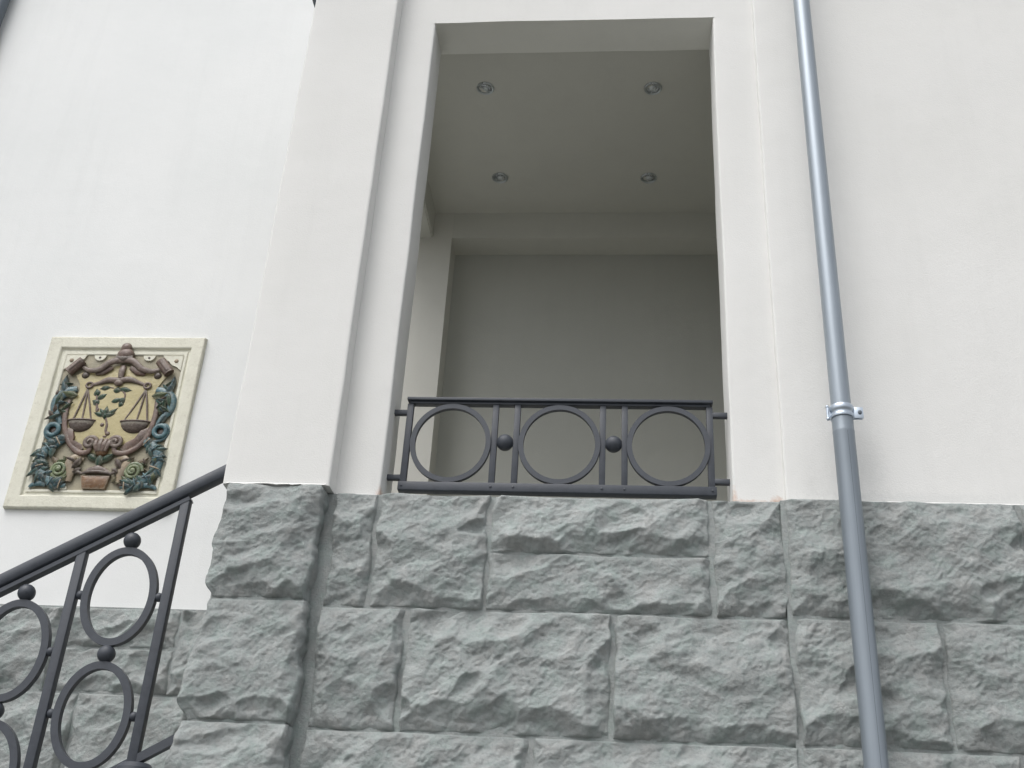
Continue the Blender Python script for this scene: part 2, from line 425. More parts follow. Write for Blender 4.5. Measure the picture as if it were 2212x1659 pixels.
# ------------------------------------------------------------------ rock-faced plinths
def rock_stone(x0, x1, z0, z1, seed, step=.006, A=.060, left_bulge=0.0, right_bulge=0.0, s_top=.40, s_bot=.85, depth=1.0, scoops=None, back=.02):
    """height field of one rock-faced block (local metres, the face looks along -y): a pitched lump cut by
    up-facing planes at the top, scalloped undercut planes at the bottom and overlapping flake scars"""
    W, H = x1 - x0, z1 - z0
    nx = max(6, int(round(W / step))); nz = max(6, int(round(H / step)))
    u = np.linspace(0, W, nx + 1); v = np.linspace(0, H, nz + 1)
    U, Vv = np.meshgrid(u, v, indexing='ij')
    rs = np.random.RandomState(seed)
    ox, oy = rs.rand(2) * 300
    wx = U + .022 * fbm(U * 8 + ox, Vv * 8 + oy, 4, .6); wz = Vv + .022 * fbm(U * 8 + ox + 50, Vv * 8 + oy + 9, 4, .6)
    a = math.radians(rs.uniform(15, 40))
    ca_, sa_ = math.cos(a), math.sin(a)
    ax = wx * ca_ + wz * sa_; az = -wx * sa_ + wz * ca_
    h = A * (1.02 + .22 * fbm(U * 4 + ox, Vv * 4 + oy, 2)) + 0 * U
    # up-facing planes along the top
    n = max(2, int(W / .22)) + 1
    for i in range(n):
        uc = rs.rand() * W; sl = s_top * rs.uniform(.55, 1.25); k = rs.uniform(.0, 1.0)
        h = np.minimum(h, .006 + rs.uniform(0, .008) + sl * np.maximum(H - wz, 0) + k * (wx - uc) ** 2 + rs.uniform(.0, .02) * (i > 0))
    # scalloped undercut along the bottom
    x_ = -rs.uniform(0, .05)
    while x_ < W + .08:
        wd = rs.uniform(.07, .20); uc = x_ + wd / 2
        sl = s_bot * rs.uniform(.5, 1.3); k = rs.uniform(1.5, 6.0) * (.13 / wd)
        h = np.minimum(h, .004 + sl * np.maximum(wz - .004, 0) + k * (wx - uc) ** 2 + rs.uniform(-.25, .25) * (wx - uc))
        x_ += wd * .8
    # pitched sides
    for (d, o__) in ((wx, 1), (W - wx, 2)):
        for i in range(max(2, int(H / .16))):
            vc = rs.rand() * H; sl = rs.uniform(.45, 1.1)
            h = np.minimum(h, .004 + sl * np.maximum(d, 0) + rs.uniform(2., 7.) * (wz - vc) ** 2 * (1 if i else .15))
    # broad folded breaks: ridges and troughs with sharp arrises
    tri = lambda q: 2 * np.abs(2 * (q - np.floor(q + .5))) - 1
    folds = []
    for i in range(3):
        dr = math.radians(rs.uniform(40, 150)); lam = rs.uniform(.20, .42)
        ph = rs.rand(); wp = .35 * fbm(U * 3.2 + ox + 9 * i, Vv * 3.2 + oy, 3, .55)
        folds.append(tri((wx * math.cos(dr) + wz * math.sin(dr)) / lam + ph + wp) * rs.uniform(.010, .018) * depth)
    fold = np.minimum(np.maximum(folds[0], folds[1] - .004), folds[2] + .012)
    em0 = sstep(.0, .07, np.minimum(np.minimum(U, W - U), np.minimum(Vv * 1.2, H - Vv)))
    h = h + (fold - .010) * em0
    # flake scars
    ns = int(5 + 15 * W * H / .25)
    for i in range(ns):
        c0, c1 = rs.rand() * W, rs.rand() * H
        cc = c0 * ca_ + c1 * sa_; cb = -c0 * sa_ + c1 * ca_
        big = rs.rand() < .45
        R0 = rs.uniform(.12, .26) if big else rs.uniform(.035, .11)
        asp = rs.uniform(.35, .75)
        d2 = (ax - cc) ** 2 + ((az - cb) / asp) ** 2
        dp = (rs.uniform(.012, .026) if big else rs.uniform(.008, .020)) * depth
        cv = dp * 1.35 / (R0 * R0)
        tx, tz = rs.uniform(-1, 1) * cv * R0, rs.uniform(-1.1, 1.3) * cv / asp * R0
        bowl = -dp + d2 * cv + tx * (ax - cc) + tz * (az - cb)
        ref = max(A * (.72 if big else .30), min(A, .010 + s_top * .9 * (H - c1), .010 + s_bot * c1, .02 + 1.0 * min(c0, W - c0)))
        h = np.minimum(h, ref + fold * .7 + bowl)
    for (su, sv, ru, rv, dp) in (scoops or ()):
        d2 = ((wx - su) / ru) ** 2 + ((wz - sv) / rv) ** 2
        h = np.where(d2 < 1, h - dp * np.maximum(1 - d2, 0) ** .6, h)
    dmin = np.minimum(np.minimum(U, W - U), np.minimum(Vv, H - Vv)); em = sstep(0, .03, dmin)
    rid = 1 - 2 * np.abs(fbm(ax * 7 + ox, az * 15 + oy, 4, .58))
    h = h + (.0048 * rid - .0024) * em * depth + .005 * fbm(U * 8 + oy, Vv * 9 + ox, 3, .5) * em
    pat = sstep(-.2, .35, fbm(U * 5 + oy, Vv * 5 + ox, 2))          # rough patches and smoother ones
    rid2 = 1 - 2 * np.abs(fbm(ax * 26 + ox, az * 34 + oy, 3, .6))
    h = h + .0046 * rid2 * pat * em
    h = h + .0034 * fbm(U * 64 + ox, Vv * 64, 3, .7) * (.4 + .6 * em)
    h = np.maximum(h, -.001 + .002 * fbm(U * 20 + ox, Vv * 20, 2))
    h = np.where(dmin < 1e-6, -.004, h)
    X = U.copy(); Z = Vv.copy()
    X += .016 * fbm(Vv * 7 + ox, 0 * U + oy, 3, .6) * (1 - sstep(0, .06, U)) + .016 * fbm(Vv * 7 + oy, 0 * U + ox, 3, .6) * (1 - sstep(0, .06, W - U))
    Z += .008 * fbm(U * 7 + ox, 0 * U + oy + 40, 3, .6) * (1 - sstep(0, .05, Vv))
    if left_bulge:
        prof = (sstep(0, .06, Vv) * sstep(0, .30, H - Vv)) * (1 + .5 * fbm(Vv * 6 + ox, Vv * 0 + seed, 3))
        X -= left_bulge * prof * (1 - sstep(0, .16, U))
    if right_bulge:
        prof = (sstep(0, .03, Vv) * sstep(0, .06, H - Vv)) * (.7 + .9 * fbm(Vv * 7 + oy, Vv * 0 + seed, 3))
        X += right_bulge * prof * (1 - sstep(0, .08, W - U))
    n1, n2 = nx + 1, nz + 1
    co = np.stack([X, -h, Z], -1).reshape(-1, 3)
    idx = np.arange(n1 * n2).reshape(n1, n2)
    loop = np.concatenate([idx[:, 0], idx[-1, 1:], idx[-2::-1, -1], idx[0, -2:0:-1]])
    L = len(loop); k = np.arange(L); prev_i = loop; quads = []
    q = np.stack([idx[:-1, :-1], idx[1:, :-1], idx[1:, 1:], idx[:-1, 1:]], -1).reshape(-1, 4); quads.append(q)
    edge = co[loop].copy(); nrm = np.zeros((L, 2)); nrm[:, 0] = np.where(edge[:, 0] > W - .012, 1, np.where(edge[:, 0] < .012, -1, 0)); nrm[:, 1] = 0
    nsk = 6 if back > .05 else 2
    for j in range(1, nsk + 1):
        y_ = edge[:, 1] + (back - edge[:, 1]) * j / nsk
        sk = edge.copy(); sk[:, 1] = y_
        am = .012 * fbm(edge[:, 2] * 16 + ox, y_ * 22 + oy + edge[:, 0] * 9, 3, .6) * (1 if nsk > 2 else 0)
        sk[:, 0] += am * nrm[:, 0]
        base = len(co); co = np.vstack([co, sk])
        cur = base + k
        quads.append(np.stack([prev_i, cur, np.roll(cur, -1), np.roll(prev_i, -1)], -1)); prev_i = cur
    q = np.vstack(quads)
    me = bpy.data.meshes.new('stone')
    me.vertices.add(len(co)); me.vertices.foreach_set('co', co.ravel())
    me.loops.add(q.size); me.loops.foreach_set('vertex_index', q.ravel().astype(np.int32))
    me.polygons.add(len(q)); me.polygons.foreach_set('loop_start', np.arange(0, q.size, 4, dtype=np.int32))
    me.polygons.foreach_set('use_smooth', np.ones(len(q), bool))
    me.update(calc_edges=True); me.validate()
    me.materials.append(STONE)
    return me

def plinth(label, boxes, stones, Y, gx=.006, gz=.002, **kw):
    p = bmesh.new()
    for b_ in boxes: add_box(p, *b_)
    po = obj('stone_plinth', p, MORTAR, villa); po.location = -VO
    po['label'] = label
    for s in stones:
        x0, x1, z0, z1, seed = s[:5]; k2 = dict(kw); k2.update(s[5] if len(s) > 5 else {})
        step = .0055 if z1 > .6 else .03
        if Y > 5: step *= 1.35
        me = rock_stone(x0 + gx, x1 - gx, z0 + gz, z1 - gz, seed, step=step, **k2)
        o = bpy.data.objects.new('stone', me); C.objects.link(o); o.parent = po
        o.location = (x0 + gx, Y, z0 + gz)
    return po
Z1, Z2, Z3, Z4, Z5, Z6 = 1.308, .830, .345, -.14, -.62, -1.08
low = [(Z4, Z3), (Z5, Z4), (Z6, Z5), (GROUND, Z6)]
rr = random.Random(5)
def rows(xa, xb, seed, n=2):
    o_ = []
    for i, (a, b) in enumerate(low):
        cuts = [xa] + sorted(xa + (xb - xa) * (k + rr.uniform(-.2, .2)) / n for k in range(1, n)) + [xb]
        for k in range(n): o_.append((cuts[k], cuts[k + 1], a, b, seed + i * 7 + k))
    return o_
# corner pier
plinth('projecting corner pier of large single blocks, left of the window', [(-1.605, -1.225, 4.203, 4.2765, GROUND, 1.795)],
       [(-1.61, -1.208, Z1, SILL, 3, dict(left_bulge=.035)), (-1.612, -1.206, Z2, Z1, 21, dict(left_bulge=.045, A=.062)),
        (-1.63, -1.206, Z3, Z2, 35, dict(left_bulge=.04))] + rows(-1.62, -1.20, 400, 1), 4.205, A=.080, right_bulge=.006, back=.075)
# panel under the opening
plinth('recessed stone panel under the porch opening', [(-1.26, .672, 4.277, 4.52, GROUND, 1.795)],
       [(-1.168, -.985, Z1, SILL, 51, dict(A=.055)), (-.985, -.515, Z1, SILL, 52), (-.515, .383, 1.549, SILL, 53, dict(A=.062, s_top=.5)), (-.515, .383, Z1, 1.549, 54, dict(A=.066, s_top=.5)),
        (.383, .676, Z1, SILL, 55, dict(A=.055)),
        (-1.168, -.815, Z2, Z1, 61), (-.815, -.005, Z2, Z1, 62), (-.005, .676, Z2, Z1, 63, dict(A=.070)),
        (-1.168, -.31, Z3, Z2, 71), (-.31, .676, Z3, Z2, 72)] + rows(-1.165, .672, 430, 3), 4.280, A=.070)
# right wall
plinth('stone base of the right wall behind the downpipe', [(.662, 4.2, 4.252, 4.52, GROUND, 1.7945)],
       [(.672, 1.590, Z1, SILL, 81, dict(scoops=[(.36, .33, .05, .035, .02)])), (1.590, 2.5, Z1, SILL, 82), (.680, 1.222, Z2, Z1, 83), (1.222, 2.1, Z2, Z1, 84), (2.1, 3.0, Z2, Z1, 85),
        (.680, 1.45, Z3, Z2, 86), (1.45, 2.4, Z3, Z2, 87)] + rows(.69, 2.4, 470, 2), 4.256, A=.062)
# main wall left
ls = [(-4.7, -3.95, Z1, SILL - .01, 91), (-3.95, -3.13, Z1, SILL - .01, 92), (-3.13, -2.44, 1.56, SILL - .01, 93, dict(s_top=.5)), (-3.13, -2.44, Z1, 1.56, 94, dict(s_top=.5)),
      (-2.44, -1.7, Z1, SILL - .01, 95), (-4.6, -3.75, Z2, Z1, 96), (-3.75, -2.93, Z2, Z1, 97), (-2.93, -2.30, Z2, Z1, 98), (-2.30, -1.7, Z2, Z1, 99),
      (-4.4, -3.4, Z3, Z2, 100), (-3.4, -2.5, Z3, Z2, 101), (-2.5, -1.7, Z3, Z2, 102)]
plinth('stone base of the wall behind the stair railing', [(-7.5, PX0, 6.007, 6.38, GROUND, SILL - .005)], ls + rows(-6.0, -1.7, 520, 4), 6.010, A=.055)
# porch side under the side opening (left cheek, mostly hidden)
bm = bmesh.new(); add_box(bm, PX0 + .02, -1.45, 4.52, YM, GROUND, .50); o = obj('stone_plinth', bm, MORTAR, villa); o.location = -VO
o['label'] = 'side of the porch base beside the stair'

# ------------------------------------------------------------------ outside stair
stair = empty('outside_stair', (-3.5, 5.2, GROUND)); tag(stair, 'stone stair climbing to the porch behind the iron handrail', 'stair')
SO = stair.location.copy()
def S(name, bm, mat):
    o = obj(name, bm, mat, stair); o.location = -SO; return o
zt = .70; x = PX0 + .02; n = 0
while zt > GROUND + .05:
    bm = bmesh.new(); z_hi = zt - .165; add_box(bm, x - .29, x - .002, 4.56, 6.0, GROUND, z_hi, 0); S('step', bm, STEP)
    zt -= .165; x -= .28; n += 1
bm = bmesh.new()
def stx(xx): return .60 + .592 * (xx + 1.90)
pts = [(PX0 + .0, stx(PX0)), (-5.4, stx(-5.4)), (-5.4, GROUND), (PX0 + .0, GROUND)]
a = [bm.verts.new((p[0], 4.37, p[1])) for p in pts]; b = [bm.verts.new((p[0], 4.555, p[1])) for p in pts]
bm.faces.new(a); bm.faces.new(list(reversed(b)))
for i in range(4): bm.faces.new((a[i], b[i], b[(i + 1) % 4], a[(i + 1) % 4]))
bmesh.ops.recalc_face_normals(bm, faces=bm.faces[:])
S('cheek_wall', bm, MORTAR)

# ------------------------------------------------------------------ stair railing
YRL = 4.45
rail = empty('stair_railing', (-2.1, YRL, .5)); tag(rail, 'dark iron stair railing with oval rings and balls rising to the porch', 'railing')
RO = rail.location.copy()
def RL(name, bm, sm=True):
    o = obj(name, bm, IRON, rail)
    o.location = -RO
    if sm: smooth_by_angle(o, 30)
    return o
SL = .592
def ztop(xx): return 1.985 + SL * (xx + 1.75)          # top edge of the handrail
th = math.atan(SL); cs = math.cos(th); sn = math.sin(th)
# handrail: rounded rectangular tube
xa, xb = -5.4, -1.64
bm = bmesh.new()
sec = []
for k in range(16):
    q = 2 * math.pi * k / 16; cx_, cz_ = math.cos(q), math.sin(q)
    sx_ = math.copysign(abs(cx_) ** .6, cx_) * .033; sz_ = math.copysign(abs(cz_) ** .7, cz_) * .031
    sec.append((sx_, sz_))
def sweep(bm, sec, xa, xb, zc):
    A = []
    for xx in (xa, xb):
        A.append([bm.verts.new((xx - sn * s[1], YRL + s[0], zc(xx) + cs * s[1])) for s in sec])
    for k in range(len(sec)): bm.faces.new((A[0][k], A[1][k], A[1][(k + 1) % len(sec)], A[0][(k + 1) % len(sec)]))
    bm.faces.new(list(reversed(A[0]))); bm.faces.new(A[1]); bmesh.ops.recalc_face_normals(bm, faces=bm.faces[:])
sweep(bm, sec, xa, xb, lambda q: ztop(q) - .036); RL('handrail', bm)
bm = bmesh.new()
rect = lambda w_, h_: [(-w_, -h_), (w_, -h_), (w_, h_), (-w_, h_)]
sweep(bm, rect(.022, .009), xa, -1.870, lambda q: ztop(q) - .088); RL('top_bar', bm)
bm = bmesh.new(); sweep(bm, rect(.018, .017), xa, -1.64, lambda q: .718 + .592 * (q + 1.87)); RL('bottom_rail', bm)
PW = .0200
def post(bm, x0, zb, zt_):
    vs = add_box(bm, x0 - PW, x0 + PW, YRL - PW, YRL + PW, zb, zt_, .004, 2)
nb = 8; dxp = .415
bm = bmesh.new(); post(bm, -1.888, .55, ztop(-1.888) - .085); p0 = RL('post', bm)
bm = bmesh.new(); post(bm, -1.888 - dxp, .55 - dxp * SL, ztop(-1.888 - dxp) - .085); p1 = RL('post', bm)
for i in range(2, nb + 1):
    o = p1.copy(); C.objects.link(o); o.parent = rail; o.location = -RO + Vector((-(i - 1) * dxp, 0, -(i - 1) * dxp * SL))
# rings, balls
def oval(bm, cx_, cz_, a_, b_, t, w_):
    N = 64; path = []; nor = []
    for k in range(N):
        q = 2 * math.pi * k / N; path.append((cx_ + a_ * math.cos(q), cz_ + b_ * math.sin(q)))
        nv = Vector((math.cos(q) / a_, math.sin(q) / b_)).normalized(); nor.append((nv.x, nv.y))
    add_band(bm, path, nor, w_, t, YRL - w_ / 2)
    bmesh.ops.bevel(bm, geom=[e for e in bm.edges if e.calc_face_angle(0) > 1.0], offset=.005, segments=2, affect='EDGES')
cxr = -2.0955
items = []
bm = bmesh.new(); oval(bm, cxr, 1.378, .162, .216, .031, .030); items.append(RL('ring', bm))
bm = bmesh.new(); oval(bm, cxr, .882, .162, .216, .031, .030); items.append(RL('ring', bm))
for (bx, bz, r) in ((cxr, 1.627, .037), (cxr, 1.130, .037)):
    bm = bmesh.new(); add_ball(bm, (bx, YRL, bz), r, (1, 1, 1), 0, 28, 18); items.append(RL('ball', bm))
for bz in (1.378, .882):
    for sgn in (-1, 1):
        bm = bmesh.new(); xc = cxr + sgn * .1735
        add_ball(bm, (xc, YRL, bz), .0195, (1, 1, 1), 0, 16, 12)
        items.append(RL('small_ball', bm))
for i in range(1, nb):
    for it in items:
        o = it.copy(); C.objects.link(o); o.parent = rail; o.location = -RO + Vector((-i * dxp, 0, -i * dxp * SL))
# foot collar of the top post
bm = bmesh.new()
prof = [(.0, .645), (.055, .640), (.072, .622), (.075, .60), (.060, .585), (.075, .575), (.08, .555)]
N = 24; rings = []
for r, z in prof[1:]:
    rings.append([bm.verts.new((-1.872 + r * math.cos(2 * math.pi * k / N), YRL + r * math.sin(2 * math.pi * k / N), z + .062)) for k in range(N)])
c_ = bm.verts.new((-1.872, YRL, .645 + .062))
for k in range(N): bm.faces.new((c_, rings[0][k], rings[0][(k + 1) % N]))
for i in range(len(rings) - 1):
    for k in range(N): bm.faces.new((rings[i][k], rings[i + 1][k], rings[i + 1][(k + 1) % N], rings[i][(k + 1) % N]))
bmesh.ops.recalc_face_normals(bm, faces=bm.faces[:])
RL('post_foot', bm)

# ------------------------------------------------------------------ window guard
YG = 4.405
guard = empty('window_guard', (-.26, YG, 1.86)); tag(guard, 'low dark iron guard with three rings across the porch opening', 'railing')
GO = guard.location.copy()
def GD(name, bm, sm=True):
    o = obj(name, bm, IRON, guard); o.location = -GO
    if sm: smooth_by_angle(o, 30)
    return o
gx0, gx1 = -.934, .418
bm = bmesh.new(); add_box(bm, gx0 - .002, gx1 + .002, YG - .030, YG + .030, 2.301, 2.315, .002); GD('top_rail', bm)
bm = bmesh.new(); add_box(bm, gx0 + .01, gx1 - .01, YG - .016, YG + .020, 2.289, 2.3005, .0015); GD('rail_flange', bm)
bm = bmesh.new(); add_box(bm, gx0 - .004, gx1 + .006, YG - .028, YG + .022, 1.864, 1.904, .003); GD('bottom_rail', bm)
for xx, ww in ((gx0 + .013, .014), (gx1 - .013, .014), (-.535, .0135), (-.4375, .0135), (-.0595, .0135), (.0365, .0135)):
    bm = bmesh.new(); add_box(bm, xx - ww, xx + ww, YG - .013, YG + .013, 1.902, 2.289, .002); GD('post', bm)
for xx in (gx0 + .012, gx1 - .012, -.535, -.4375, -.0595, .0365):
    bm = bmesh.new(); add_ball(bm, (xx, YG - .028, 1.884), .0065, (1, .6, 1), 0, 10, 6); GD('rivet', bm)
for xc in (-.7265, -.2475, .2245):
    bm = bmesh.new(); N = 72
    path = [(xc + .1790 * math.cos(2 * math.pi * k / N), 2.096 + .1900 * math.sin(2 * math.pi * k / N)) for k in range(N)]
    nor = [(math.cos(2 * math.pi * k / N), math.sin(2 * math.pi * k / N)) for k in range(N)]
    add_band(bm, path, nor, .022, .0225, YG - .0205)
    bmesh.ops.bevel(bm, geom=[e for e in bm.edges if e.calc_face_angle(0) > 1.0], offset=.002, segments=1, affect='EDGES')
    GD('ring', bm)
for xc in (-.4862, -.0115):
    bm = bmesh.new(); add_ball(bm, (xc, YG - .004, 2.105), .0372, (1, 1, 1), 0, 32, 20); GD('ball', bm)
for (a_, b_, z_) in ((OX0 - .01, gx0 + .002, 2.247), (OX0 - .01, gx0 + .002, 1.93), (gx1 - .002, OX1 + .01, 2.252), (gx1 - .002, OX1 + .01, 1.936)):
    bm = bmesh.new(); add_box(bm, a_, b_, YG - .013, YG + .013, z_ - .0115, z_ + .0115, .003); GD('wall_bracket', bm)

# ------------------------------------------------------------------ downpipe
PXc, PYc = .910, 4.118
pipe = empty('downpipe', (PXc, PYc, GROUND)); tag(pipe, 'round grey zinc downpipe with one bright clamp on the right wall', 'downpipe')
PO = pipe.location.copy()
def PP(name, bm, mat):
    o = obj(name, bm, mat, pipe); o.location = -PO; smooth_by_angle(o, 35); return o
def lathe(bm, prof, cx_, cy_, N=40):
    R = [[bm.verts.new((cx_ + r * math.cos(2 * math.pi * k / N), cy_ + r * math.sin(2 * math.pi * k / N), z)) for k in range(N)] for r, z in prof]
    for i in range(len(R) - 1):
        for k in range(N): bm.faces.new((R[i][k], R[i][(k + 1) % N], R[i + 1][(k + 1) % N], R[i + 1][k]))
bm = bmesh.new(); lathe(bm, [(.0400, 2.09), (.0400, 3.2), (.0398, 4.6), (.0398, 6.9)], PXc, PYc); PP('upper_pipe', bm, ZINC_UP)
bm = bmesh.new(); lathe(bm, [(.0425, GROUND + .02), (.0425, 1.0), (.0425, 2.030), (.0432, 2.034), (.0432, 2.040), (.0425, 2.044), (.0423, 2.105), (.0405, 2.107)], PXc, PYc); PP('lower_pipe', bm, ZINC)
# folded seam down the lower pipe
bm = bmesh.new(); q = math.radians(-80); add_box(bm, PXc + .0425 * math.cos(q) - .0006, PXc + .0425 * math.cos(q) + .0006, PYc + .0425 * math.sin(q) - .0003, PYc + .0425 * math.sin(q) + .002, GROUND + .02, 2.03); PP('seam', bm, DARKZ)
zc = 2.125
bm = bmesh.new(); lathe(bm, [(.0415, zc - .026), (.0470, zc - .026), (.0482, zc - .021), (.0482, zc - .016), (.0465, zc - .011), (.0440, zc - .008), (.0440, zc - .002), (.0468, zc + .002), (.0492, zc + .008), (.0496, zc + .015), (.0492, zc + .022), (.0470, zc + .027), (.0410, zc + .0275)], PXc, PYc); cl = PP('pipe_clamp', bm, STEEL)
bm = bmesh.new(); add_box(bm, PXc + .044, PXc + .084, PYc - .010, PYc - .006, zc - .026, zc + .024, .0018); add_box(bm, PXc + .044, PXc + .082, PYc + .003, PYc + .007, zc - .026, zc + .024, .0018)
lug = PP('lug', bm, STEEL)
bm = bmesh.new(); add_ball(bm, (PXc + .070, PYc - .010, zc), .0095, (1, .45, 1.1), 0, 6, 6); PP('bolt_head', bm, DARKZ)
bm = bmesh.new(); add_tube(bm, [(PXc - .057, PYc - .006, zc - .026), (PXc - .057, PYc - .006, zc + .022)], .0052, 12)
add_ball(bm, (PXc - .057, PYc - .006, zc - .030), .0078, u=12, v=8); add_ball(bm, (PXc - .057, PYc - .006, zc + .025), .0072, u=12, v=8)
add_box(bm, PXc - .058, PXc - .042, PYc - .004, PYc + .002, zc - .020, zc + .020); PP('hinge_pin', bm, STEEL)
bm = bmesh.new(); add_tube(bm, [(PXc, PYc + .04, zc), (PXc, YR + .02, zc)], .006, 10); PP('wall_spike', bm, STEEL)
# second clamp higher up, out of frame but holding the pipe
# dark downpipe at the far left of the main wall
bm = bmesh.new(); lathe(bm, [(.055, GROUND), (.055, 8.5)], -4.828 - .055, 5.96, 24)
o = obj('downpipe', bm, DARKZ); smooth_by_angle(o); tag(o, 'dark downpipe at the far upper left edge of the white wall', 'downpipe')

# ------------------------------------------------------------------ ceiling downlights
def downlight(x, y, label, pan):
    e = empty('downlight', (x, y, 4.60)); tag(e, label, 'ceiling lamp', 'recessed lamps in the porch ceiling')
    def D(name, prof, mat, N=28):
        b_ = bmesh.new(); lathe(b_, prof, 0, 0, N); o_ = obj(name, b_, mat, e); smooth_by_angle(o_, 50); return o_
    D('rim', [(.052, .002), (.052, -.005), (.047, -.010), (.040, -.009), (.036, -.003), (.036, .0015)], LAMP_RIM)
    r = D('reflector', [(.0355, -.0008), (.030, -.0040), (.022, -.002), (.0215, -.001)], LAMP_IN); r.rotation_euler = (pan[0], pan[1], 0)
    b_ = bmesh.new(); add_ball(b_, (0, 0, -.001), .021, (1, 1, .45), 0, 18, 8); g_ = obj('bulb', b_, GLASS, e); smooth_by_angle(g_, 60); g_.rotation_euler = (pan[0], pan[1], 0)
    b_ = bmesh.new(); add_box(b_, -.034, .034, -.003, .003, -.0115, -.0075); o_ = obj('bulb_clip', b_, LAMP_RIM, e); o_.rotation_euler = (0, 0, pan[2])
downlight(-.780, 4.842, 'recessed ceiling lamp, front left of the four', (.12, .2, .6))
downlight(.190, 4.862, 'recessed ceiling lamp, front right of the four', (-.1, .1, 1.9))
downlight(-.765, 5.655, 'recessed ceiling lamp, back left of the four near the beam', (.1, -.1, .3))
downlight(.190, 5.668, 'recessed ceiling lamp, back right of the four near the beam', (.1, .2, 2.4))

# ------------------------------------------------------------------ ceramic coat-of-arms plaque
PC = Vector((-3.165, YM, 3.0))
pl = empty('ceramic_plaque', PC); tag(pl, 'glazed relief plaque with shield and pair of scales on the white wall', 'plaque')
def PL(name, bm, mat, sm=60, parent=None):
    o = obj(name, bm, mat, parent or pl)
    if sm: smooth_by_angle(o, sm)
    return o
def quad_frame(bm, o_, i_, yo, yi, yb=None):
    """band between outer rect and inner rect (x0,x1,z0,z1), front y yo at outer, yi at inner"""
    def rc(r, y): return [Vector((r[0], y, r[2])), Vector((r[1], y, r[2])), Vector((r[1], y, r[3])), Vector((r[0], y, r[3]))]
    A = [bm.verts.new(p) for p in rc(o_, yo)]; B = [bm.verts.new(p) for p in rc(i_, yi)]
    for k in range(4): bm.faces.new((A[k], A[(k + 1) % 4], B[(k + 1) % 4], B[k]))
rO = (-.522, .522, -.612, .592)
seq = [(rO, -.001), ((-.518, .518, -.608, .588), -.044), ((-.512, .512, -.602, .582), -.050), ((-.438, .446, -.535, .515), -.050), ((-.432, .440, -.529, .509), -.046),
       ((-.424, .434, -.520, .500), -.022), ((-.412, .424, -.508, .488), -.022), ((-.405, .418, -.502, .480), -.036), ((-.388, .404, -.490, .464), -.036), ((-.383, .399, -.485, .459), -.030), ((-.380, .396, -.482, .455), -.006)]
bm = bmesh.new()
seq = [(q_, y_ * .62) for q_, y_ in seq]
for k in range(len(seq) - 1): quad_frame(bm, seq[k][0], seq[k + 1][0], seq[k][1], seq[k + 1][1])
for e_ in range(9):
    for ax in (Vector((1, 0, 0)), Vector((0, 0, 1))):
        bmesh.ops.bisect_plane(bm, geom=bm.verts[:] + bm.edges[:] + bm.faces[:], plane_co=ax * (-.55 + e_ * .135), plane_no=ax, dist=1e-5)
for v in bm.verts:
    if v.co.y < -.005 and abs(v.co.x) < .515:
        v.co += Vector((noise.noise(v.co * 9), .6 * noise.noise(v.co * 9 + Vector((4, 4, 4))), noise.noise(v.co * 9 + Vector((9, 1, 4))))) * .004
bmesh.ops.recalc_face_normals(bm, faces=bm.faces[:])
o = PL('frame', bm, G_FRAME, 25)
bm = bmesh.new(); add_box(bm, -.382, .398, -.014, -.008, -.484, .457); PL('background', bm, G_PANEL, 0)
YS = -.014
def P3(p, y=0.0): return Vector((p[0], YS - y, p[1]))
def plate(name, poly, y0, th_, mat, dome=0.0, sm=40, bevel=.004):
    bm = bmesh.new(); pts = [P3(p, y0) for p in poly]; n = len(pts)
    b_ = [bm.verts.new(p) for p in pts]; t_ = [bm.verts.new(p + Vector((0, -th_, 0))) for p in pts]
    for i in range(n): bm.faces.new((b_[i], b_[(i + 1) % n], t_[(i + 1) % n], t_[i]))
    c = Vector((sum(p[0] for p in poly) / n, 0, sum(p[1] for p in poly) / n)); prev = t_
    for f in (.85, .6, .3):
        cur = [bm.verts.new(Vector((c.x + (p.x - c.x) * f, YS - y0 - th_ - dome * (1 - f * f), c.z + (p.z - c.z) * f))) for p in pts]
        for i in range(n): bm.faces.new((prev[i], prev[(i + 1) % n], cur[(i + 1) % n], cur[i]))
        prev = cur
    bm.faces.new(prev)
    bmesh.ops.recalc_face_normals(bm, faces=bm.faces[:])
    return PL(name, bm, mat, sm)
def tube(name, pts, rad, mat, y=.02, flat=.7, k=6):
    P = spline([P3(p, y) if len(p) == 2 else P3(p[:2], p[2]) for p in pts], k)
    if isinstance(rad, (list, tuple)):
        n = len(P); m2 = len(rad) - 1
        rad = [rad[min(int(i / (n - 1) * m2), m2 - 1)] * (1 - (i / (n - 1) * m2) % 1 if i < n - 1 else 0) + rad[min(int(i / (n - 1) * m2) + 1, m2)] * ((i / (n - 1) * m2) % 1 if i < n - 1 else 1) for i in range(n)]
    bm = bmesh.new(); add_tube(bm, P, rad, 12, flat); bmesh.ops.recalc_face_normals(bm, faces=bm.faces[:]); return PL(name, bm, mat)
def blob(name, c, r, sc, mat, y=.02, rot=0.0):
    bm = bmesh.new(); add_ball(bm, P3(c, y), r, sc, rot, 18, 12); return PL(name, bm, mat)
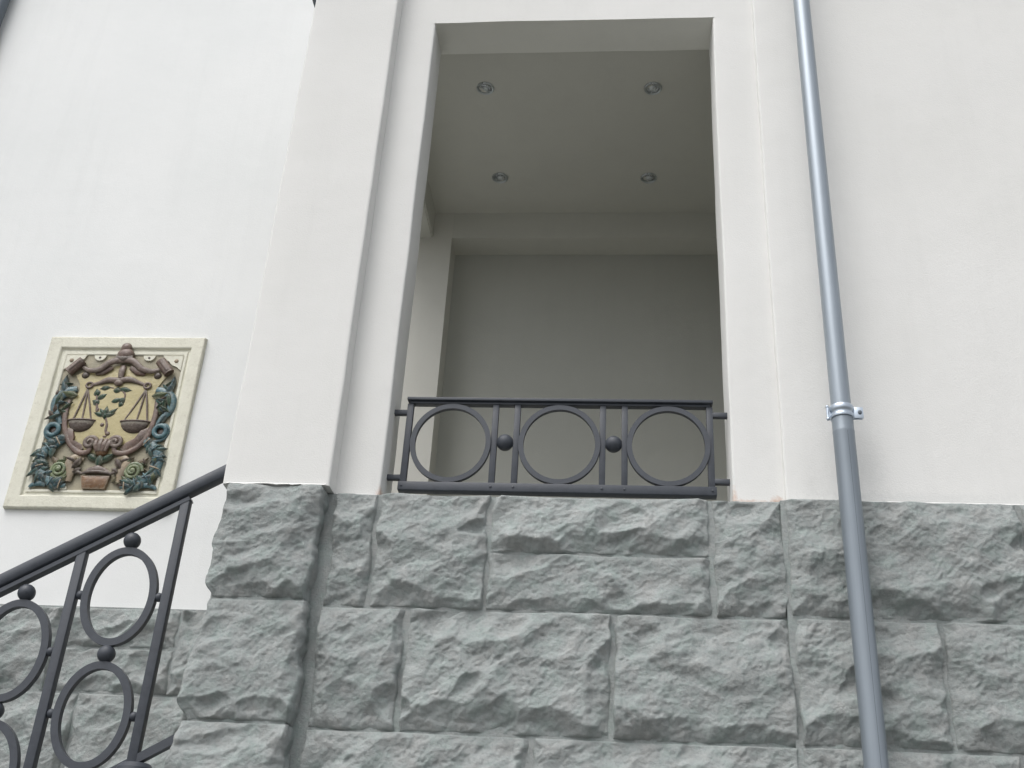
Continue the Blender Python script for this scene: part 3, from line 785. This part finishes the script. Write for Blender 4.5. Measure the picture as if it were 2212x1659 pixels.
def leaf(name, c, L, Wd, ang, mat, y=.03):
    """pointed leaf with a raised midrib"""
    bm = bmesh.new(); N = 9; ca, sa = math.cos(ang), math.sin(ang); rows_ = []
    for i in range(N):
        t = i / (N - 1); w_ = Wd * math.sin(math.pi * min(1, t * 1.02) ** .8) * .5 + .0006; r_ = []
        for s in (-1, -.5, 0, .5, 1):
            lx = (t - .5) * L; lz = s * w_; dy = .012 * math.sin(math.pi * t) * (1 - .6 * s * s) + (.003 if s == 0 else 0)
            r_.append(bm.verts.new(P3((c[0] + lx * ca - lz * sa, c[1] + lx * sa + lz * ca), y + dy - (.010 if abs(s) == 1 else 0))))
        rows_.append(r_)
    for i in range(N - 1):
        for k in range(4): bm.faces.new((rows_[i][k], rows_[i][k + 1], rows_[i + 1][k + 1], rows_[i + 1][k]))
    bmesh.ops.solidify(bm, geom=bm.faces[:], thickness=.006); bmesh.ops.recalc_face_normals(bm, faces=bm.faces[:])
    return PL(name, bm, mat)
def spiral(name, c, r, turns, mat, wire, y=.03, cw=1, start=0.0, rise=.012):
    pts = []
    for i in range(22):
        t = i / 21; q = start + cw * turns * 2 * math.pi * t; rr_ = r * (1 - t) ** .8 + .004
        pts.append((c[0] + rr_ * math.cos(q), c[1] + rr_ * math.sin(q), y + rise * t))
    return tube(name, pts, [wire, wire * .9, wire * .6], mat, y, .9, 2)

# shield
shield = [(-.287, .305), (-.229, .334), (-.156, .340), (.005, .385), (.17, .345), (.265, .338), (.315, .305), (.278, .235), (.262, .19), (.283, .113), (.293, .013), (.290, -.09), (.250, -.175), (.180, -.232), (.10, -.25), (.01, -.252), (-.08, -.25), (-.155, -.222), (-.225, -.15), (-.265, -.05), (-.27, .06), (-.262, .13), (-.235, .19), (-.245, .245)]
plate('shield', shield, .004, .016, G_YEL, .012)
# cream corner and edge plates with their screws
for s in (-1, 1):
    ox_ = .008 if s > 0 else .008
    poly = [(ox_ + s * .390, .455), (ox_ + s * .255, .455), (ox_ + s * .268, .425), (ox_ + s * .300, .412), (ox_ + s * .325, .385), (ox_ + s * .360, .372), (ox_ + s * .390, .345)]
    plate('corner_plate', poly, .004, .020, G_FRAME, 0, 30)
    blob('screw', (ox_ + s * .350, .415), .014, (1, .6, 1), G_TAN, .026)
    for (cx_, cz_, up_) in ((s * .164 + .008, .445, 1), (s * .21 + .02, -.478, -1)):
        q = [(cx_ + .040 * math.cos(math.pi * k / 10), cz_ + up_ * .008 - up_ * .038 * math.sin(math.pi * k / 10)) for k in range(11)]
        plate('edge_tab', q, .004, .020, G_FRAME, 0, 30)
        blob('screw', (cx_, cz_ - up_ * .008), .008, (1, .6, 1), G_DRK, .025)
# crest band, rolls, finial, studs
tube('crest_band', [(-.262, .372, .03), (-.20, .335, .045), (-.126, .338, .055), (-.070, .388, .055), (.010, .412, .05), (.085, .398, .055), (.150, .345, .055), (.225, .330, .045), (.280, .362, .03)], [.012, .017, .021, .022, .028, .022, .021, .017, .012], G_MAU, .05, .7)
for s in (-1, 1):
    tube('band_underside', [(.01 + s * .06, .362, .035), (.01 + s * .115, .332, .035), (.01 + s * .165, .318, .03)], [.016, .028, .016], G_BRN, .03, .6)
    bm = bmesh.new(); c1 = P3((.0 + s * .335, .318), .045); c2 = P3((.0 + s * .258, .408), .04); add_tube(bm, [c1, c2], .034, 18, 1.0); PL('side_roll', bm, G_BRN, 40)
    bm = bmesh.new(); add_tube(bm, [c1.lerp(c2, .12) + Vector((0, -.026, 0)), c1.lerp(c2, .88) + Vector((0, -.026, 0))], .013, 10); PL('roll_edge', bm, G_MAU, 40)
    blob('stud', (.018 + s * .239, .306), .026, (1, .8, .95), G_DRK, .022)
blob('finial', (.010, .503), .036, (1, 1.0, 1.05), G_BRN, .035); blob('finial', (.016, .452), .050, (1.15, .9, .95), G_BRN, .035)
tube('finial_neck', [(-.04, .43, .05), (.015, .418, .06), (.07, .43, .05)], [.014, .024, .014], G_DRK, .05)
# shield border, volutes
tube('shield_border', [(-.284, .125, .02), (-.284, .04, .03), (-.270, -.045, .035), (-.232, -.135, .035), (-.180, -.205, .035), (-.120, -.245, .04), (-.070, -.238, .045), (-.062, -.205, .05)], [.012, .017, .018, .018, .018, .019, .018, .014], G_BRN, .03, .7)
tube('shield_border', [(.287, .135, .02), (.301, .05, .03), (.300, -.045, .035), (.282, -.130, .035), (.235, -.200, .035), (.170, -.242, .04), (.110, -.240, .045), (.092, -.208, .05)], [.012, .017, .018, .018, .018, .019, .018, .014], G_BRN, .03, .7)
plate('border_leaf', [(-.262, -.07), (-.205, -.08), (-.180, -.135), (-.185, -.175), (-.125, -.185), (-.105, -.215), (-.14, -.235), (-.2, -.20), (-.245, -.13)], .022, .014, G_BRN, .014)
plate('border_leaf', [(.288, -.06), (.235, -.085), (.205, -.14), (.150, -.175), (.125, -.212), (.17, -.235), (.23, -.19), (.27, -.13)], .022, .014, G_BRN, .014)
spiral('volute', (-.068, -.178), .040, 1.6, G_MAU, .016, .04, 1, -.5, .03); spiral('volute', (.095, -.175), .040, 1.6, G_MAU, .016, .04, -1, 3.6, .03)
blob('volute_eye', (-.066, -.176), .026, (1, .8, 1), G_BRN, .045); blob('volute_eye', (.094, -.174), .026, (1, .8, 1), G_BRN, .045)
for k in range(4):
    tube('fluting', [(-.035 + k * .032, -.150, .035), (-.028 + k * .028, -.190, .06), (-.012 + k * .018, -.235, .055)], [.014, .016, .010], [G_BRN, G_MAU][k % 2], .05)
blob('mask', (.014, -.225), .040, (1.1, .7, 1.0), G_ORG, .03)
leaf('leaf', (-.035, -.272), .10, .05, -.6, G_GRN, .03); leaf('leaf', (.062, -.270), .10, .05, .6, G_GRN, .03)
leaf('leaf', (.014, -.298), .10, .055, -1.57, G_GRN, .035)
# balance
post_ = tube('balance_post', [(.018, .372, .03), (.020, .33, .045), (.022, .28, .045)], [.018, .022, .018], G_MAU, .04)
blob('balance_knot', (.016, .246), .028, (1.1, .8, .8), G_MAU, .04)
tube('balance_beam', [(.016, .262, .04), (-.055, .266, .04), (-.11, .246, .035), (-.168, .230, .03)], [.020, .022, .014, .008], G_MAU, .04, .8)
tube('balance_beam', [(.016, .262, .04), (.080, .272, .04), (.14, .254, .035), (.203, .230, .03)], [.020, .022, .014, .008], G_MAU, .04, .8)
for c in ((-.173, .230), (.208, .229)):
    N = 18; bm = bmesh.new(); add_tube(bm, [P3((c[0] + .021 * math.cos(2 * math.pi * k / N), c[1] + .019 * math.sin(2 * math.pi * k / N)), .036) for k in range(N)], .0075, 8, 1, True); PL('balance_ring', bm, G_MAU)
for (p_, ends) in (((-.183, .208), ((-.226, -.018), (-.166, -.012), (-.106, -.018))), ((.203, .206), ((.108, -.018), (.188, -.012), (.258, -.022)))):
    for e_ in ends: tube('cord', [(*p_, .026), ((p_[0] + e_[0]) / 2 + .003, (p_[1] + e_[1]) / 2, .032), (*e_, .026)], .0062, G_MAU, .03, 1.0, 3)
for (cx_, cz_, a_) in ((-.165, -.022, .086), (.182, -.026, .092)):
    bm = bmesh.new(); M_ = Matrix.Translation(P3((cx_, cz_), .026)) @ Matrix.Diagonal((a_, .034, .078, 1))
    bmesh.ops.create_uvsphere(bm, u_segments=24, v_segments=16, radius=1, matrix=M_)
    bmesh.ops.bisect_plane(bm, geom=bm.verts[:] + bm.edges[:] + bm.faces[:], plane_co=P3((cx_, cz_)), plane_no=(0, 0, 1), clear_outer=True)
    bmesh.ops.holes_fill(bm, edges=[e for e in bm.edges if e.is_boundary]); pan_ = PL('scale_pan', bm, G_DRK, 50)
    bm = bmesh.new(); N = 28; add_tube(bm, [P3((cx_ + (a_ + .004) * math.cos(2 * math.pi * k / N), cz_ + .002), .026 + .036 * math.sin(2 * math.pi * k / N)) for k in range(N)], .006, 8, 1, True); PL('pan_rim', bm, G_MAU)
# plant
for (c, L, Wd, an) in (((-.112, .178), .058, .040, 1.9), ((-.072, .150), .070, .036, .6), ((-.104, .110), .056, .042, 2.7), ((-.062, .212), .070, .030, .15), ((.016, .198), .050, .045, 1.4), ((.070, .200), .085, .034, -.12), ((.030, .124), .075, .034, .35), ((.066, .122), .05, .045, -.9), ((.062, .096), .045, .035, -2.0)):
    leaf('leaf', c, L * 1.15, Wd * 1.6, an, G_GRN, .026)
tube('twig', [(-.118, .18), (-.100, .12), (-.088, .07), (-.082, .045)], [.005, .008, .009], G_BRN, .03, 1, 4)
tube('twig', [(-.022, .150), (-.030, .125), (-.012, .104), (.025, .098)], [.003, .005, .005], G_BRN, .026, 1, 4)
tube('twig', [(-.10, .205), (-.055, .218), (-.01, .212)], .005, G_BRN, .028, 1, 4); tube('twig', [(.055, .19), (.075, .165), (.075, .14)], .006, G_BRN, .03, 1, 4)
blob('berry', (-.082, .058), .014, (1, .8, 1.1), G_BRN, .028)
for (c, L, Wd, an) in (((-.022, .045), .085, .05, 1.62), ((-.062, .025), .085, .045, 2.85), ((.018, .040), .09, .045, .75), ((-.045, .038), .075, .045, 2.2), ((.005, .022), .08, .045, .25), ((-.022, .015), .06, .05, -1.5)):
    leaf('leaf', c, L, Wd, an, G_GRN, .03)
tube('trunk', [(-.014, .0), (.004, -.045), (.006, -.085), (.022, -.118)], [.008, .009, .010, .009], G_BRN, .026, 1, 5)
blob('knob', (-.026, -.048), .014, (1, .8, 1), G_BRN, .028); blob('knob', (.022, -.108), .016, (1, .8, .9), G_BRN, .028); blob('knob', (.008, -.128), .011, (1.2, .8, .7), G_BRN, .026)
# sea-beast scrolls down both sides
def beast(s, ox_):
    X = lambda q: ox_ + s * q
    body = [(X(.245), -.150), (X(.30), -.190), (X(.352), -.240), (X(.368), -.305), (X(.345), -.375), (X(.285), -.428), (X(.225), -.455), (X(.160), -.462)]
    tube('scroll_body', [(*p, .03) for p in body], [.022, .034, .036, .032, .036, .032, .024, .012], G_TEAL, .03, .7)
    for i in range(7):
        t = i / 6; p = body[min(6, int(t * 6.99))]; p2 = body[min(7, int(t * 6.99) + 1)]
        an = math.atan2(p2[1] - p[1], p2[0] - p[0])
        leaf('scale_leaf', ((p[0] + p2[0]) / 2 + s * .012 * (-1) ** i, (p[1] + p2[1]) / 2), .085, .045, an + s * (.55 if i % 2 else -.6), G_TEAL, .048)
        bm = bmesh.new(); N = 7; c = Vector(((p[0] + p2[0]) / 2, (p[1] + p2[1]) / 2)); dn = Vector((-(p2[1] - p[1]), p2[0] - p[0])).normalized()
        add_tube(bm, [P3((c.x + dn.x * q, c.y + dn.y * q), .058 + .006 * (1 - (q / .03) ** 2)) for q in (-.03, -.015, 0, .015, .03)], .004, 6, 1); PL('scroll_rib', bm, G_TAN if i % 3 == 0 else G_TEAL)
    rq = random.Random(3 + s)
    for i in range(26):
        t = rq.uniform(0, 6.6); j = int(t); f_ = t - j; p = body[j]; p2 = body[j + 1]; c = ((p[0] + (p2[0] - p[0]) * f_), (p[1] + (p2[1] - p[1]) * f_))
        an = math.atan2(p2[1] - p[1], p2[0] - p[0]); sd_ = rq.choice((-1, 1)); off = rq.uniform(.005, .038)
        c = (c[0] - math.sin(an) * off * sd_, c[1] + math.cos(an) * off * sd_)
        leaf('acanthus_leaf', c, rq.uniform(.06, .11), rq.uniform(.030, .052), an + sd_ * rq.uniform(.3, 1.2), rq.choice((G_TEAL, G_TEAL, G_TEAL2, G_LGRN if i % 5 == 0 else G_TEAL2)), rq.uniform(.040, .056))
    for i in range(10):
        q = (X(rq.uniform(.27, .375)), rq.uniform(-.02, .25))
        leaf('acanthus_leaf', q, rq.uniform(.05, .10), rq.uniform(.02, .038), rq.uniform(0, 6.28), rq.choice((G_TEAL, G_TEAL2, G_GRN, G_MAU)), rq.uniform(.030, .048))
    for i in range(12):
        q = (X(rq.uniform(.09, .28)), rq.uniform(-.46, -.28))
        leaf('acanthus_leaf', q, rq.uniform(.04, .08), rq.uniform(.018, .034), rq.uniform(0, 6.28), rq.choice((G_TAN, G_LGRN, G_MAU, G_LGRN, G_PANEL)), rq.uniform(.026, .042))
    tube('tail', [(X(.285), -.455), (X(.33), -.450), (X(.372), -.462), (X(.388), -.478)], [.020, .018, .013, .008], G_TEAL, .03)
    up_ = [(X(.250), .205), (X(.315), .180), (X(.362), .130), (X(.366), .060), (X(.325), .0), (X(.30), -.05)]
    tube('upper_scroll', [(*p, .025) for p in up_], [.020, .036, .034, .026, .020, .016], G_TEAL, .03, .7)
    leaf('leaf', (X(.290), .165), .12, .05, .2 * s + (math.pi if s < 0 else 0), G_LGRN, .045); leaf('leaf', (X(.335), .210), .13, .055, 1.2 if s > 0 else 1.9, G_TEAL, .038)
    leaf('leaf', (X(.350), .130), .12, .05, -1.3 if s > 0 else -1.85, G_GRN, .042); leaf('leaf', (X(.345), .255), .10, .045, 1.5, G_TEAL, .03)
    leaf('leaf', (X(.30), .06), .09, .04, -1.2 if s > 0 else -1.9, G_LGRN, .03); leaf('leaf', (X(.335), .0), .11, .04, -2.0 if s > 0 else -1.1, G_TEAL, .03)
    c = (X(.336), -.088)
    bm = bmesh.new(); N = 24; add_tube(bm, [P3((c[0] + .038 * math.cos(2 * math.pi * k / N), c[1] + .038 * math.sin(2 * math.pi * k / N)), .035) for k in range(N)], .016, 10, 1, True); PL('volute', bm, G_TEAL)
    blob('volute_eye', c, .030, (1, .3, 1), G_DRK, .012)
    tube('volute_stem', [(X(.30), -.05), (X(.36), -.045), (X(.385), -.09), (X(.36), -.14), (X(.30), -.16)], [.010, .014, .012, .012, .01], G_TEAL, .025)
    spiral('rosette', (X(.225), -.362), .052, 2.2, G_LGRN, .013, .035, s, 0, .03); blob('rosette_eye', (X(.225), -.362), .016, (1, .8, 1), G_LGRN, .06)
    leaf('leaf', (X(.20), -.428), .13, .05, (.6 if s < 0 else 2.5), G_LGRN, .04); leaf('leaf', (X(.262), -.300), .10, .045, (2.4 if s < 0 else .7), G_TAN, .03)
    tube('ribbon', [(X(.09), -.285, .02), (X(.145), -.275, .035), (X(.172), -.315, .04), (X(.150), -.375, .035), (X(.150), -.435, .03)], [.014, .022, .026, .028, .018], G_TAN, .03, .6)
    leaf('leaf', (X(.125), -.320), .10, .045, (-1.0 if s > 0 else -2.1), G_MAU, .045); leaf('leaf', (X(.115), -.365), .07, .04, (-.5 if s > 0 else -2.6), G_MAU, .04)
    leaf('leaf', (X(.165), -.290), .08, .035, (.3 if s > 0 else 2.8), G_MAU, .045)
beast(-1, .0); beast(1, .022)
# basket
plate('basket', [(-.078, -.395), (.108, -.395), (.092, -.482), (-.050, -.482)], .01, .030, G_ORG, .018)
tube('basket_rim', [(-.085, -.385, .04), (-.02, -.376, .06), (.05, -.376, .06), (.118, -.385, .04)], [.008, .010, .010, .008], G_DRK, .05)
plate('basket_cover', [(-.072, -.378), (.106, -.378), (.075, -.345), (.045, -.335), (.015, -.322), (-.015, -.335), (-.045, -.345)], .015, .022, G_MAU, .016)
for s in (-1, 1): tube('basket_handle', [(.015 + s * .085, -.385, .04), (.015 + s * .118, -.372, .045), (.015 + s * .108, -.350, .04)], .010, G_DRK, .04)

for o in pl.children:
    if o.name.split('.')[0] not in ('frame', 'background'):
        o.scale = (1.0, .66, 1.0)
# ragged plaster edge where the stucco meets the stone
def lip(x0, x1, y, z, amp, seed):
    bm = bmesh.new(); n = int((x1 - x0) / .008); prev = None
    for i in range(n + 1):
        xx = x0 + (x1 - x0) * i / n; d = .002 + amp * max(0, noise.noise(Vector((xx * 14, seed, 0))) + .5 * noise.noise(Vector((xx * 60, seed, 3))) + .25)
        y1 = y - .010 - .004 * noise.noise(Vector((xx * 30, seed, 9)))
        cur = [bm.verts.new((xx, y, z + .006)), bm.verts.new((xx, y1, z - .001)), bm.verts.new((xx, y1 - .002, z - d)), bm.verts.new((xx, y + .01, z - d - .001))]
        if prev:
            for k in range(3): bm.faces.new((prev[k], cur[k], cur[k + 1], prev[k + 1]))
        prev = cur
    bmesh.ops.recalc_face_normals(bm, faces=bm.faces[:])
    o = V('plaster_lip', bm, STUC)
    smooth_by_angle(o, 60)
lip(OX1 + .01, RX0 - .004, YF - .003, SILL, .010, 4.0); lip(RX0 + .01, 3.0, YR - .003, SILL, .014, 7.0); lip(PX1 + .01, OX0 - .008, YF - .003, SILL, .010, 2.0); lip(PX0 + .02, PX1 - .014, YP - .003, SILL, .006, 9.0)
